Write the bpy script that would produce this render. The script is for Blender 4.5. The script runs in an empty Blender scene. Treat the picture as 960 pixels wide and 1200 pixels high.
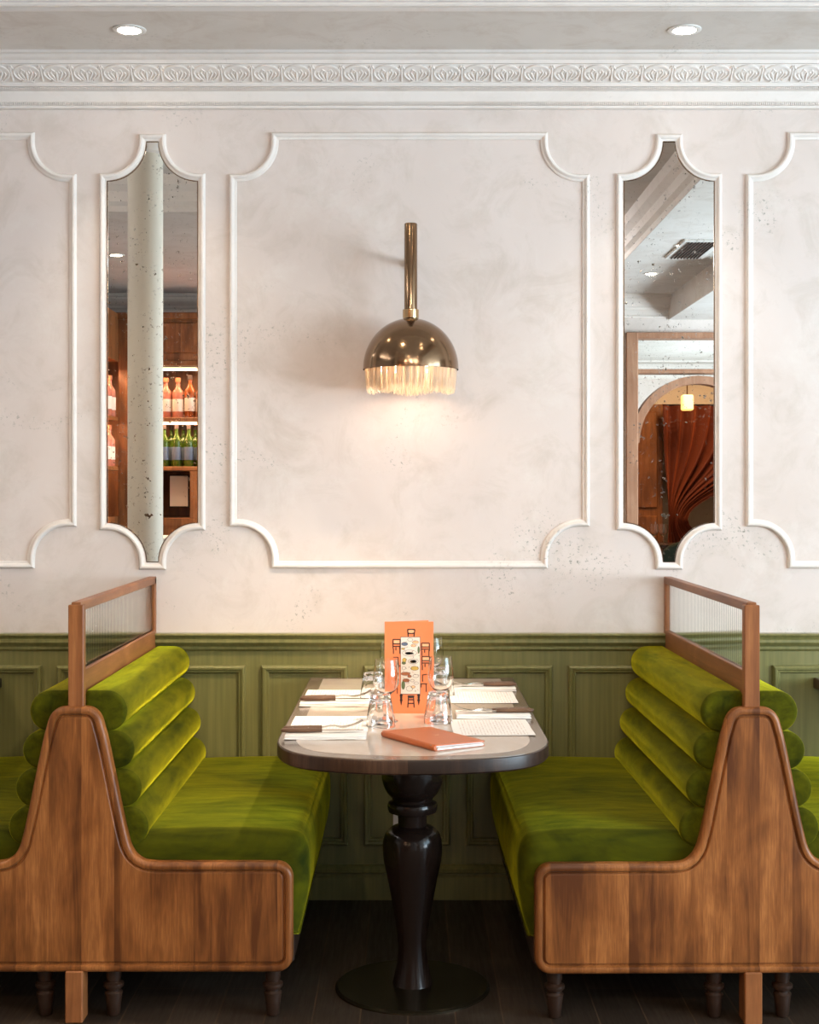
import bpy, math, random
from mathutils import Vector, Matrix
random.seed(7)
SC = bpy.context.scene
COL = SC.collection
PI = math.pi
F = 1666.7; DW = 4.832; CZ = 1.383; VX = 478.0; VY = 575.0   # 50 mm lens, wall distance, eye height
S0 = F / DW
def wx(px): return (px - VX) / S0          # measures on the panelled wall, metres
def wz(py): return CZ + (VY - py) / S0

# ------------------------------------------------------------------ materials
def new_mat(name):
    m = bpy.data.materials.new(name); m.use_nodes = True
    nt = m.node_tree
    return m, nt, nt.nodes['Principled BSDF']
def N(nt, t, **kw):
    n = nt.nodes.new(t)
    for k, v in kw.items():
        if k.startswith('_'): setattr(n, k[1:], v)
        else: n.inputs[k.replace('__', ' ')].default_value = v
    return n
def L(nt, a, b): nt.links.new(a, b)
def simple(name, col, rough=0.5, metal=0.0, **kw):
    m, nt, b = new_mat(name)
    b.inputs['Base Color'].default_value = (*col, 1); b.inputs['Roughness'].default_value = rough
    b.inputs['Metallic'].default_value = metal
    for k, v in kw.items(): b.inputs[k.replace('__', ' ')].default_value = v
    return m
def coords(nt, scale=(1, 1, 1), kind='Object', rot=(0, 0, 0)):
    tc = N(nt, 'ShaderNodeTexCoord'); mp = N(nt, 'ShaderNodeMapping')
    mp.inputs['Scale'].default_value = scale; mp.inputs['Rotation'].default_value = rot
    L(nt, tc.outputs[kind], mp.inputs['Vector']); return mp.outputs['Vector']
def noise(nt, vec, scale, detail=4, rough=0.55, dist=0.0):
    n = N(nt, 'ShaderNodeTexNoise'); n.inputs['Scale'].default_value = scale
    n.inputs['Detail'].default_value = detail; n.inputs['Roughness'].default_value = rough
    n.inputs['Distortion'].default_value = dist
    L(nt, vec, n.inputs['Vector']); return n.outputs['Fac']
def ramp(nt, fac, stops):
    r = N(nt, 'ShaderNodeValToRGB'); e = r.color_ramp.elements
    while len(e) < len(stops): e.new(0.5)
    for el, (p, c) in zip(e, stops):
        el.position = p; el.color = (*c, 1) if len(c) == 3 else c
    L(nt, fac, r.inputs['Fac']); return r.outputs['Color']
def mixc(nt, fac, a, b, mode='MIX'):
    m = N(nt, 'ShaderNodeMix', _data_type='RGBA', _blend_type=mode)
    if isinstance(fac, (int, float)): m.inputs[0].default_value = fac
    else: L(nt, fac, m.inputs[0])
    for sock, v in ((m.inputs[6], a), (m.inputs[7], b)):
        if isinstance(v, tuple): sock.default_value = (*v, 1)
        else: L(nt, v, sock)
    return m.outputs[2]
def mth(nt, op, a, b=0.0, c=None):
    m = N(nt, 'ShaderNodeMath', _operation=op)
    for i, v in enumerate((a, b) if c is None else (a, b, c)):
        if isinstance(v, (int, float)): m.inputs[i].default_value = v
        else: L(nt, v, m.inputs[i])
    return m.outputs[0]
def bump(nt, b, h, strength=0.2, dist=0.01):
    n = N(nt, 'ShaderNodeBump'); n.inputs['Strength'].default_value = strength; n.inputs['Distance'].default_value = dist
    L(nt, h, n.inputs['Height']); L(nt, n.outputs['Normal'], b.inputs['Normal'])

G0, G1 = (0, 0, 0), (1, 1, 1)
def plaster(name, c1, c2, speck=1.0, patina=0.5):
    m, nt, b = new_mat(name)
    v = coords(nt)
    n1 = noise(nt, v, 1.3, 5, 0.6, 0.4)
    col = mixc(nt, ramp(nt, n1, [(0.32, G0), (0.68, G1)]), c1, c2)
    n2 = noise(nt, v, 6.0, 6, 0.7, 0.8)
    col = mixc(nt, mth(nt, 'MULTIPLY', ramp(nt, n2, [(0.48, G0), (0.70, G1)]), patina), col, (0.56, 0.48, 0.41))
    n2b = noise(nt, v, 3.1, 7, 0.75, 0.3)
    col = mixc(nt, mth(nt, 'MULTIPLY', ramp(nt, n2b, [(0.52, G0), (0.70, G1)]), 0.35), col, (0.84, 0.80, 0.75))
    # clusters of small chips showing the old grey-green paint
    big = ramp(nt, noise(nt, v, 2.3, 3, 0.6, 0.6), [(0.575, G0), (0.66, G1)])
    fine = ramp(nt, noise(nt, v, 75, 5, 0.75), [(0.57, G0), (0.61, G1)])
    mask = mth(nt, 'MULTIPLY', mth(nt, 'MULTIPLY', big, fine), 0.8 * speck)
    col = mixc(nt, mask, col, (0.22, 0.22, 0.17))
    L(nt, col, b.inputs['Base Color']); b.inputs['Roughness'].default_value = 0.75
    b.inputs['Specular IOR Level'].default_value = 0.25
    h = mth(nt, 'ADD', mth(nt, 'MULTIPLY', mask, -1.0), mth(nt, 'MULTIPLY', noise(nt, v, 40, 5, 0.6), 0.5))
    bump(nt, b, h, 0.25, 0.002)
    return m
M_plaster = plaster('limewashed plaster', (0.69, 0.592, 0.535), (0.755, 0.67, 0.625))
M_trim = plaster('painted plaster moulding', (0.80, 0.735, 0.68), (0.83, 0.775, 0.73), 0.5, 0.25)
M_ceil = plaster('mottled ceiling plaster', (0.66, 0.62, 0.57), (0.78, 0.74, 0.70), 0.5, 0.5)

def green_paint():
    m, nt, b = new_mat('olive green brushed paint')
    v = coords(nt, (70, 70, 2.5)); n = noise(nt, v, 1.0, 3, 0.5)
    v2 = coords(nt); n2 = noise(nt, v2, 3.0, 4, 0.6)
    c = mixc(nt, n2, (0.185, 0.170, 0.052), (0.245, 0.225, 0.080))
    c = mixc(nt, mth(nt, 'MULTIPLY', ramp(nt, n, [(0.35, G1), (0.65, G0)]), 0.35), c, (0.07, 0.075, 0.026))
    L(nt, c, b.inputs['Base Color']); b.inputs['Roughness'].default_value = 0.30
    bump(nt, b, n, 0.25, 0.001); return m
M_green = green_paint()

def wood(name, dark, mid, light, stave=0.085, rough=0.38, gs=1.0, axis='Z'):
    m, nt, b = new_mat(name)
    tc = N(nt, 'ShaderNodeTexCoord'); sep = N(nt, 'ShaderNodeSeparateXYZ'); L(nt, tc.outputs['Object'], sep.inputs[0])
    ax = {'Z': ('X', 'Y'), 'Y': ('X', 'Z'), 'X': ('Y', 'Z')}[axis]
    st = mth(nt, 'FLOOR', mth(nt, 'DIVIDE', mth(nt, 'ADD', sep.outputs[ax[0]], 10.013), stave))
    wn = N(nt, 'ShaderNodeTexWhiteNoise', _noise_dimensions='1D'); L(nt, st, wn.inputs['W'])
    sc = {'Z': (1, 1, .07), 'Y': (1, .07, 1), 'X': (.07, 1, 1)}[axis]
    v = coords(nt, sc)
    off = N(nt, 'ShaderNodeVectorMath', _operation='MULTIPLY_ADD'); L(nt, wn.outputs['Color'], off.inputs[0])
    off.inputs[1].default_value = (3, 3, 3); L(nt, v, off.inputs[2]); vv = off.outputs[0]
    g = noise(nt, vv, 260 * gs, 3, 0.6); fig = noise(nt, vv, 22 * gs, 4, 0.6, 1.2)
    pa = noise(nt, coords(nt, {'Z': (1, 1, .5), 'Y': (1, .5, 1), 'X': (.5, 1, 1)}[axis]), 7, 3, 0.5, 0.6)
    t = mth(nt, 'ADD', mth(nt, 'MULTIPLY', fig, 0.5), mth(nt, 'MULTIPLY', pa, 0.5))
    t = mth(nt, 'ADD', t, mth(nt, 'MULTIPLY', mth(nt, 'SUBTRACT', wn.outputs['Value'], 0.5), 0.16))
    c = ramp(nt, t, [(0.36, dark), (0.50, mid), (0.63, light)])
    c = mixc(nt, mth(nt, 'MULTIPLY', ramp(nt, g, [(0.40, G1), (0.62, G0)]), 0.35), c, dark)
    L(nt, c, b.inputs['Base Color']); b.inputs['Roughness'].default_value = rough; b.inputs['Specular IOR Level'].default_value = 0.35
    bump(nt, b, g, 0.12, 0.0008); return m
M_wood = wood('stained oak', (0.095, 0.028, 0.007), (0.265, 0.090, 0.022), (0.43, 0.160, 0.045))
M_woodp = wood('oak rail', (0.19, 0.066, 0.022), (0.31, 0.118, 0.040), (0.41, 0.17, 0.064), 0.3, 0.4, 1, 'Y')
M_woodv = wood('oak post', (0.20, 0.068, 0.022), (0.34, 0.125, 0.040), (0.44, 0.18, 0.064), 0.3, 0.4)
M_barwood = wood('bar cabinet wood', (0.16, 0.058, 0.02), (0.30, 0.11, 0.035), (0.42, 0.18, 0.07), 0.2, 0.35)
M_edge = wood('dark table edge', (0.020, 0.010, 0.006), (0.055, 0.026, 0.014), (0.10, 0.05, 0.028), 0.5, 0.36)
M_pale = wood('pinkish frame wood', (0.30, 0.14, 0.075), (0.38, 0.19, 0.11), (0.46, 0.25, 0.15), 0.4, 0.5)
M_handle = wood('cutlery handle wood', (0.11, 0.055, 0.03), (0.21, 0.11, 0.06), (0.32, 0.18, 0.10), 0.5, 0.35, 3, 'X')
M_foot = simple('dark turned foot wood', (0.030, 0.014, 0.008), 0.35)
M_border = simple('taupe table border lacquer', (0.17, 0.125, 0.09), 0.16)
M_pedestal = simple('black brown polished lacquer', (0.014, 0.008, 0.006), 0.17, 0, IOR=1.35)
M_disc = simple('dark bronze base plate', (0.05, 0.038, 0.022), 0.22, 0.8)

def velvet(name, s1, s2, rot):
    m, nt, b = new_mat(name)
    n = noise(nt, coords(nt, s1), 4.0, 5, 0.65, 1.2); n2 = noise(nt, coords(nt, s2), 9, 3, 0.6, 0.6)
    t = ramp(nt, mth(nt, 'ADD', mth(nt, 'MULTIPLY', n, 0.6), mth(nt, 'MULTIPLY', n2, 0.4)), [(0.34, G0), (0.64, G1)])
    c = mixc(nt, t, (0.014, 0.020, 0.0015), (0.085, 0.085, 0.002))
    L(nt, c, b.inputs['Base Color']); b.inputs['Roughness'].default_value = 0.9
    b.inputs['Specular IOR Level'].default_value = 0.08
    b.inputs['Sheen Weight'].default_value = 1.0; b.inputs['Sheen Roughness'].default_value = 0.30
    L(nt, mixc(nt, t, (0.45, 0.46, 0.015), (1.0, 0.90, 0.03)), b.inputs['Sheen Tint'])
    h = mth(nt, 'ADD', noise(nt, coords(nt), 500, 2), mth(nt, 'MULTIPLY', noise(nt, coords(nt, s1), 14, 3, 0.5, 0.8), 6))
    bump(nt, b, h, 0.25, 0.0012); return m
M_velvet = velvet('moss green velvet', (2.6, 0.35, 2.6), (2.5, .8, 2.5), 0)
M_velvet_seat = velvet('moss green seat velvet', (0.5, 0.9, 1.0), (0.5, 2.6, 1.5), 0)

def floor_mat():
    m, nt, b = new_mat('dark oak floorboards')
    v = coords(nt, (1, 1, 1), 'Object', (0, 0, PI / 2))
    br = N(nt, 'ShaderNodeTexBrick', _offset=0.37)
    for k, val in (('Scale', 1.0), ('Brick Width', 1.4), ('Row Height', 0.125), ('Mortar Size', 0.0022), ('Mortar Smooth', 0.2), ('Bias', 0.0)):
        br.inputs[k].default_value = val
    br.inputs['Color1'].default_value = (0.028, 0.017, 0.010, 1); br.inputs['Color2'].default_value = (0.060, 0.036, 0.022, 1)
    br.inputs['Mortar'].default_value = (0.10, 0.055, 0.028, 1)
    L(nt, v, br.inputs['Vector'])
    g = noise(nt, coords(nt, (1, .06, 1)), 90, 4, 0.65)
    c = mixc(nt, mth(nt, 'MULTIPLY', g, 0.6), br.outputs['Color'], (0.012, 0.007, 0.004))
    sc = ramp(nt, noise(nt, coords(nt), 4, 5, 0.7), [(0.5, G0), (0.75, G1)])
    c = mixc(nt, mth(nt, 'MULTIPLY', sc, 0.35), c, (0.11, 0.085, 0.06))
    L(nt, c, b.inputs['Base Color'])
    L(nt, ramp(nt, g, [(0.3, (.42, .42, .42)), (0.7, (.6, .6, .6))]), b.inputs['Roughness'])
    bump(nt, b, mth(nt, 'ADD', g, mth(nt, 'MULTIPLY', br.outputs['Fac'], -3.0)), 0.3, 0.0012)
    return m
M_floor = floor_mat()

def mirror_mat():
    m, nt, b = new_mat('aged mirror')
    v = coords(nt)
    s1 = ramp(nt, noise(nt, v, 75, 5, 0.8), [(0.60, G0), (0.64, G1)])
    s2 = ramp(nt, noise(nt, v, 28, 3, 0.7), [(0.67, G0), (0.70, G1)])
    s3 = ramp(nt, noise(nt, v, 5, 2, 0.5), [(0.40, G0), (0.60, G1)])
    mask = mth(nt, 'MAXIMUM', mth(nt, 'MULTIPLY', s1, s3), s2)
    c = mixc(nt, mask, (0.92, 0.91, 0.88), (0.10, 0.075, 0.05))
    L(nt, c, b.inputs['Base Color'])
    b.inputs['Metallic'].default_value = 1.0
    L(nt, mth(nt, 'MULTIPLY', mask, 0.35), b.inputs['Roughness'])
    return m
M_mirror = mirror_mat()

M_bronze = simple('antique bronze', (0.27, 0.17, 0.10), 0.15, 1.0)
M_brassd = simple('aged brass', (0.55, 0.38, 0.2), 0.2, 1.0)
M_steel = simple('brushed steel', (0.70, 0.66, 0.60), 0.2, 1.0)
M_glass = simple('clear glass', (1, 1, 1), 0.0, 0, Transmission__Weight=1.0, IOR=1.47)
M_white = simple('white plastic', (0.8, 0.78, 0.74), 0.4)
M_orange = simple('orange card', (0.87, 0.225, 0.075), 0.6)
M_leather = simple('tan orange leather', (0.52, 0.125, 0.028), 0.36)
M_stitch = simple('pale foil print', (0.85, 0.62, 0.42), 0.4)
M_ink = simple('brown black ink', (0.035, 0.014, 0.01), 0.7)
M_cream = simple('cream print', (0.78, 0.68, 0.58), 0.6)
M_yel = simple('mustard print', (0.62, 0.40, 0.08), 0.6)
M_grn = simple('sage print', (0.12, 0.16, 0.06), 0.6)
M_red = simple('russet print', (0.40, 0.13, 0.05), 0.6)
M_blu = simple('slate print', (0.12, 0.15, 0.22), 0.6)
M_peach = simple('peach print', (0.90, 0.48, 0.24), 0.6)

def napkin_mat():
    m, nt, b = new_mat('white linen')
    b.inputs['Base Color'].default_value = (0.86, 0.83, 0.79, 1); b.inputs['Roughness'].default_value = 0.8
    bump(nt, b, noise(nt, coords(nt), 60, 4), 0.2, 0.002); return m
M_linen = napkin_mat()
def printed_paper():
    m, nt, b = new_mat('printed menu sheet')
    tc = N(nt, 'ShaderNodeTexCoord'); sp = N(nt, 'ShaderNodeSeparateXYZ'); L(nt, tc.outputs['Object'], sp.inputs[0])
    # ruled rows of small print, running along the sheet's long side (y), rows stepping along x
    row = mth(nt, 'FRACT', mth(nt, 'DIVIDE', mth(nt, 'ADD', sp.outputs['X'], 5.0), 0.0085))
    inrow = mth(nt, 'LESS_THAN', mth(nt, 'ABSOLUTE', mth(nt, 'SUBTRACT', row, 0.5)), 0.2)
    words = ramp(nt, noise(nt, coords(nt, (118, 150, 1)), 1.0, 2, 0.7), [(0.50, G0), (0.53, G1)])
    inx = mth(nt, 'LESS_THAN', mth(nt, 'ABSOLUTE', sp.outputs['X']), 0.088)
    iny = mth(nt, 'LESS_THAN', mth(nt, 'ABSOLUTE', sp.outputs['Y']), 0.115)
    k = mth(nt, 'MULTIPLY', mth(nt, 'MULTIPLY', inrow, words), mth(nt, 'MULTIPLY', inx, iny))
    c = mixc(nt, mth(nt, 'MULTIPLY', k, 0.55), (0.84, 0.80, 0.75), (0.45, 0.25, 0.18))
    L(nt, c, b.inputs['Base Color']); b.inputs['Roughness'].default_value = 0.7
    return m
M_paper = printed_paper()
def inlay_mat():
    m, nt, b = new_mat('beige stone inlay')
    n = noise(nt, coords(nt), 7, 5, 0.65, 1.0)
    L(nt, mixc(nt, n, (0.46, 0.37, 0.30), (0.60, 0.51, 0.43)), b.inputs['Base Color'])
    b.inputs['Roughness'].default_value = 0.09; return m
M_inlay = inlay_mat()
def reeded():
    m, nt, b = new_mat('reeded glass')
    b.inputs['Base Color'].default_value = (0.93, 0.96, 0.94, 1); b.inputs['Transmission Weight'].default_value = 1.0
    b.inputs['Roughness'].default_value = 0.04; b.inputs['IOR'].default_value = 1.18; return m
M_reed = reeded()
def fringe_mat():
    m = bpy.data.materials.new('cream silk fringe'); m.use_nodes = True; nt = m.node_tree
    b = nt.nodes['Principled BSDF']; b.inputs['Base Color'].default_value = (0.93, 0.85, 0.74, 1); b.inputs['Roughness'].default_value = 0.6
    tr = N(nt, 'ShaderNodeBsdfTranslucent'); tr.inputs['Color'].default_value = (0.97, 0.88, 0.76, 1)
    mx = N(nt, 'ShaderNodeMixShader'); mx.inputs[0].default_value = 0.72
    L(nt, b.outputs[0], mx.inputs[1]); L(nt, tr.outputs[0], mx.inputs[2])
    L(nt, mx.outputs[0], nt.nodes['Material Output'].inputs['Surface']); return m
M_fringe = fringe_mat()
def emis(name, col, st):
    m, nt, b = new_mat(name); b.inputs['Emission Color'].default_value = (*col, 1); b.inputs['Emission Strength'].default_value = st
    b.inputs['Base Color'].default_value = (0.8, 0.8, 0.8, 1); return m
M_lamp = emis('lit lamp lens', (1.0, 0.84, 0.66), 26)
M_bulb = emis('lit bulb', (1.0, 0.78, 0.5), 12)
M_ring = emis('fringe fill ring', (1.0, 0.87, 0.74), 21)
M_led = emis('lit shelf strip', (1.0, 0.72, 0.42), 5)
def column_mat():
    m, nt, b = new_mat('pale speckled column paint')
    n = ramp(nt, noise(nt, coords(nt), 38, 3, 0.8), [(0.66, G0), (0.69, G1)])
    L(nt, mixc(nt, n, (0.66, 0.60, 0.50), (0.34, 0.26, 0.17)), b.inputs['Base Color']); b.inputs['Roughness'].default_value = 0.6; return m
M_column = column_mat()
def curtain_mat():
    m, nt, b = new_mat('rust velvet curtain')
    b.inputs['Base Color'].default_value = (0.13, 0.026, 0.012, 1); b.inputs['Roughness'].default_value = 0.8
    b.inputs['Sheen Weight'].default_value = 0.6; b.inputs['Sheen Tint'].default_value = (0.6, 0.14, 0.05, 1); return m
M_curtain = curtain_mat()

# ------------------------------------------------------------------ mesh tools
class MB:
    def __init__(s): s.v = []; s.f = []; s.m = []; s.cur = 0
    def add(s, vs, fs):
        o = len(s.v); s.v += [tuple(p) for p in vs]
        for f in fs: s.f.append([o + i for i in f]); s.m.append(s.cur)
        return s
    def box(s, x0, x1, y0, y1, z0, z1, b=0.0):
        if b <= 0:
            vs = [(x, y, z) for x in (x0, x1) for y in (y0, y1) for z in (z0, z1)]
            return s.add(vs, [(0, 1, 3, 2), (4, 6, 7, 5), (0, 4, 5, 1), (2, 3, 7, 6), (0, 2, 6, 4), (1, 5, 7, 3)])
        # chamfered box
        vs = []; idx = {}
        for i, x in enumerate((x0, x1)):
            for j, y in enumerate((y0, y1)):
                for k, z in enumerate((z0, z1)):
                    dx, dy, dz = (b if i == 0 else -b), (b if j == 0 else -b), (b if k == 0 else -b)
                    for a, p in (('x', (x, y + dy, z + dz)), ('y', (x + dx, y, z + dz)), ('z', (x + dx, y + dy, z))):
                        idx[(i, j, k, a)] = len(vs); vs.append(p)
        fs = []
        for i in (0, 1):
            fs.append([idx[(i, 0, 0, 'x')], idx[(i, 1, 0, 'x')], idx[(i, 1, 1, 'x')], idx[(i, 0, 1, 'x')]])
            fs.append([idx[(0, i, 0, 'y')], idx[(1, i, 0, 'y')], idx[(1, i, 1, 'y')], idx[(0, i, 1, 'y')]])
            fs.append([idx[(0, 0, i, 'z')], idx[(1, 0, i, 'z')], idx[(1, 1, i, 'z')], idx[(0, 1, i, 'z')]])
            for j in (0, 1):
                fs.append([idx[(i, j, 0, 'x')], idx[(i, j, 1, 'x')], idx[(i, j, 1, 'y')], idx[(i, j, 0, 'y')]])
                fs.append([idx[(i, 0, j, 'x')], idx[(i, 1, j, 'x')], idx[(i, 1, j, 'z')], idx[(i, 0, j, 'z')]])
                fs.append([idx[(0, i, j, 'y')], idx[(1, i, j, 'y')], idx[(1, i, j, 'z')], idx[(0, i, j, 'z')]])
                for k in (0, 1): fs.append([idx[(i, j, k, 'x')], idx[(i, j, k, 'y')], idx[(i, j, k, 'z')]])
        return s.add(vs, fs)
    def loops(s, lps, cap0=True, cap1=True, closed=False):
        n = len(lps[0]); vs = [p for l in lps for p in l]; fs = []
        K = len(lps)
        for a in range(K if closed else K - 1):
            b_ = (a + 1) % K
            for i in range(n):
                j = (i + 1) % n; fs.append((a * n + i, a * n + j, b_ * n + j, b_ * n + i))
        if not closed:
            if cap0: fs.append(tuple(range(n - 1, -1, -1)))
            if cap1: fs.append(tuple((K - 1) * n + i for i in range(n)))
        return s.add(vs, fs)
    def lathe(s, prof, c=(0, 0, 0), n=40, cap0=True, cap1=True):
        return s.loops([[(c[0] + r * math.cos(2 * PI * i / n), c[1] + r * math.sin(2 * PI * i / n), c[2] + z) for i in range(n)] for r, z in prof], cap0, cap1)
    def tube(s, pts, r, n=8, cap=True):
        pts = [Vector(p) for p in pts]; lps = []; up = None
        for i, p in enumerate(pts):
            t = (pts[min(i + 1, len(pts) - 1)] - pts[max(i - 1, 0)]).normalized()
            if up is None: up = Vector((0, 0, 1)) if abs(t.z) < 0.9 else Vector((1, 0, 0))
            a = t.cross(up).normalized(); b_ = a.cross(t).normalized(); up = b_
            rr = r[i] if isinstance(r, (list, tuple)) else r
            lps.append([p + a * rr * math.cos(2 * PI * k / n) + b_ * rr * math.sin(2 * PI * k / n) for k in range(n)])
        return s.loops(lps, cap, cap)
    def grid(s, rows):
        n = len(rows[0]); vs = [p for r in rows for p in r]
        return s.add(vs, [(a * n + i, a * n + i + 1, (a + 1) * n + i + 1, (a + 1) * n + i) for a in range(len(rows) - 1) for i in range(n - 1)])
    def extrude_x(s, prof, x0, x1):   # closed profile of (y, z)
        return s.loops([[(x0, y, z) for y, z in prof], [(x1, y, z) for y, z in prof]])
    def sweep(s, path, prof, y0):      # closed path (x, z) on a wall at y0; prof (u outward, h towards the room)
        n = len(path); lps = []
        for i in range(n):
            p0, p, p1 = path[i - 1], path[i], path[(i + 1) % n]
            d0 = Vector((p[0] - p0[0], p[1] - p0[1])).normalized(); d1 = Vector((p1[0] - p[0], p1[1] - p[1])).normalized()
            n0 = Vector((-d0.y, d0.x)); n1 = Vector((-d1.y, d1.x)); m = (n0 + n1) / max(0.35, 1 + n0.dot(n1))
            lps.append([(p[0] + m.x * u, y0 - h, p[1] + m.y * u) for u, h in prof])
        return s.loops(lps, closed=True)
    def build(s, name, mat, parent=None, smooth=0, loc=None, kind=None):
        me = bpy.data.meshes.new(name); me.from_pydata(s.v, [], s.f); me.validate()
        mats = mat if isinstance(mat, list) else [mat]
        for m in mats: me.materials.append(m)
        if len(mats) > 1 and len(me.polygons) == len(s.m): me.polygons.foreach_set('material_index', s.m)
        import bmesh
        bm = bmesh.new(); bm.from_mesh(me); bmesh.ops.recalc_face_normals(bm, faces=bm.faces); bm.to_mesh(me); bm.free()
        if smooth:
            me.polygons.foreach_set('use_smooth', [True] * len(me.polygons))
            me.set_sharp_from_angle(angle=math.radians(smooth))
        o = bpy.data.objects.new(name, me); COL.objects.link(o)
        if parent: o.parent = parent
        if loc: o.location = loc
        if kind: o['kind'] = kind
        return o
def tag(o, label, cat, group=None):
    o['label'] = label; o['category'] = cat
    if group: o['group'] = group
    return o
def thing(name, label, cat, loc=(0, 0, 0), rz=0, group=None):
    o = bpy.data.objects.new(name, None); COL.objects.link(o); o.location = loc; o.rotation_euler = (0, 0, rz)
    o.empty_display_size = 0.05
    return tag(o, label, cat, group)
def dup(root, loc, rz=0, label=None, group=None, cat=None):
    def cp(o, par):
        c = o.copy(); COL.objects.link(c); c.parent = par
        for ch in [x for x in bpy.data.objects if x.parent == o]: cp(ch, c)
        return c
    r = root.copy(); COL.objects.link(r)
    for ch in [x for x in bpy.data.objects if x.parent == root]: cp(ch, r)
    r.location = loc; r.rotation_euler = (0, 0, rz)
    if label: r['label'] = label
    if group: r['group'] = group
    return r
def struct(mb, name, mat, smooth=0): return mb.build(name, mat, None, smooth, None, 'structure')
def catmull(pts, k=6, closed=False):
    out = []; n = len(pts)
    for i in range(n if closed else n - 1):
        g = lambda j: Vector(pts[j % n]) if closed else Vector(pts[max(0, min(n - 1, j))])
        a, b, c, d = g(i - 1), g(i), g(i + 1), g(i + 2)
        for q in range(k):
            t = q / k
            out.append(tuple(0.5 * (2 * b + (c - a) * t + (2 * a - 5 * b + 4 * c - d) * t * t + (3 * b - a - 3 * c + d) * t ** 3)))
    if not closed: out.append(tuple(pts[-1]))
    return out
def inset(pts, d):                     # offset a closed 2-D loop inwards by d
    n = len(pts); area = sum(pts[i][0] * pts[(i + 1) % n][1] - pts[(i + 1) % n][0] * pts[i][1] for i in range(n))
    sg = 1 if area > 0 else -1; out = []
    for i in range(n):
        p0, p, p1 = pts[i - 1], pts[i], pts[(i + 1) % n]
        d0 = Vector((p[0] - p0[0], p[1] - p0[1])).normalized(); d1 = Vector((p1[0] - p[0], p1[1] - p[1])).normalized()
        n0 = Vector((-d0.y, d0.x)); n1 = Vector((-d1.y, d1.x)); m = (n0 + n1) / max(0.5, 1 + n0.dot(n1))
        out.append((p[0] + m.x * d * sg, p[1] + m.y * d * sg))
    return out
def soft_y(mb, outline, y0, y1, r, seg=5, dome=0.0):   # soft padded extrusion along y of an (x, z) outline
    lps = []
    prof = [(r * (1 - math.sin(a)), r * (1 - math.cos(a))) for a in [PI / 2 * i / seg for i in range(seg + 1)]]  # (inset, dy) from face to side
    xs = [p[0] for p in outline]; zs = [p[1] for p in outline]; cx, cz_ = (min(xs) + max(xs)) / 2, (min(zs) + max(zs)) / 2
    hx, hz = (max(xs) - min(xs)) / 2, (max(zs) - min(zs)) / 2
    def shrink(ins): return [(cx + (x - cx) * (1 - ins / hx), cz_ + (z - cz_) * (1 - ins / hz)) for x, z in outline]
    for ins, dy in prof: lps.append([(x, y0 + dy, z) for x, z in shrink(ins)])
    ny = 10
    for i in range(1, ny): lps.append([(x, y0 + r + (y1 - y0 - 2 * r) * i / ny, z) for x, z in outline])
    for ins, dy in reversed(prof): lps.append([(x, y1 - dy, z) for x, z in shrink(ins)])
    return mb.loops(lps)

# ------------------------------------------------------------------ the room
XL, XR, YB = -4.5, 4.5, -5.8
ZC, ZT = 2.838, 3.02
mb = MB().box(XL - .15, XR + .15, -0.0, 0.15, 0, 3.2)
struct(mb, 'wall_back', M_plaster)
struct(MB().box(XL - .15, XR + .15, -11.0, 0.15, -0.12, 0.0), 'floor', M_floor)
mb = MB()
mb.box(XL, XR, -.6, 0, ZC, 3.2); mb.box(1.37, XR, YB, -.6, ZC, 3.2); mb.box(XL, -3.2, -2.6, -.6, ZC, 3.2)
mb.box(XL, -.6, YB, -2.6, ZC, 3.2); mb.box(-.6, 1.37, YB, -4.6, ZC, 3.2); mb.box(-3.2, 1.37, -4.6, -.6, ZT, 3.2)
mb.box(1.95, XR, YB, -4.0, 2.66, ZC)
struct(mb, 'ceiling', M_ceil)
# mouldings on the tray edges
mb = MB()
pr = [(-.002, ZC + .0005), (-.003, ZC + .001), (-.008, ZC + .03), (-.03, ZC + .05), (-.035, ZC + .10), (-.07, ZC + .13), (-.08, ZT), (-.002, ZT)]
def tray_edge(x0, y0, x1, y1, nx, ny):
    a = [(x0 - nx * u * 1, y0 - ny * u, z) for u, z in pr]; b = [(x1 - nx * u, y1 - ny * u, z) for u, z in pr]
    mb.loops([a, b])
tray_edge(-3.2, -.6, 1.37, -.6, 0, -1); tray_edge(1.37, -.6, 1.37, -4.6, -1, 0)
tray_edge(-.6, -2.6, -3.2, -2.6, 0, 1); tray_edge(-.6, -4.6, -.6, -2.6, 1, 0)
struct(mb, 'trim_1', M_trim)
mb = MB()   # two thin beads on the soffit near its edge
for y, w in ((-.548, .010), (-.565, .007), (-.588, .012)):
    mb.extrude_x([(y - w, ZC + .001), (y - w, ZC - .006), (y - w * .5, ZC - .011), (y + w * .5, ZC - .011), (y + w, ZC - .006), (y + w, ZC + .001)], XL, XR)
struct(mb, 'trim_2', M_trim)

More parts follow.
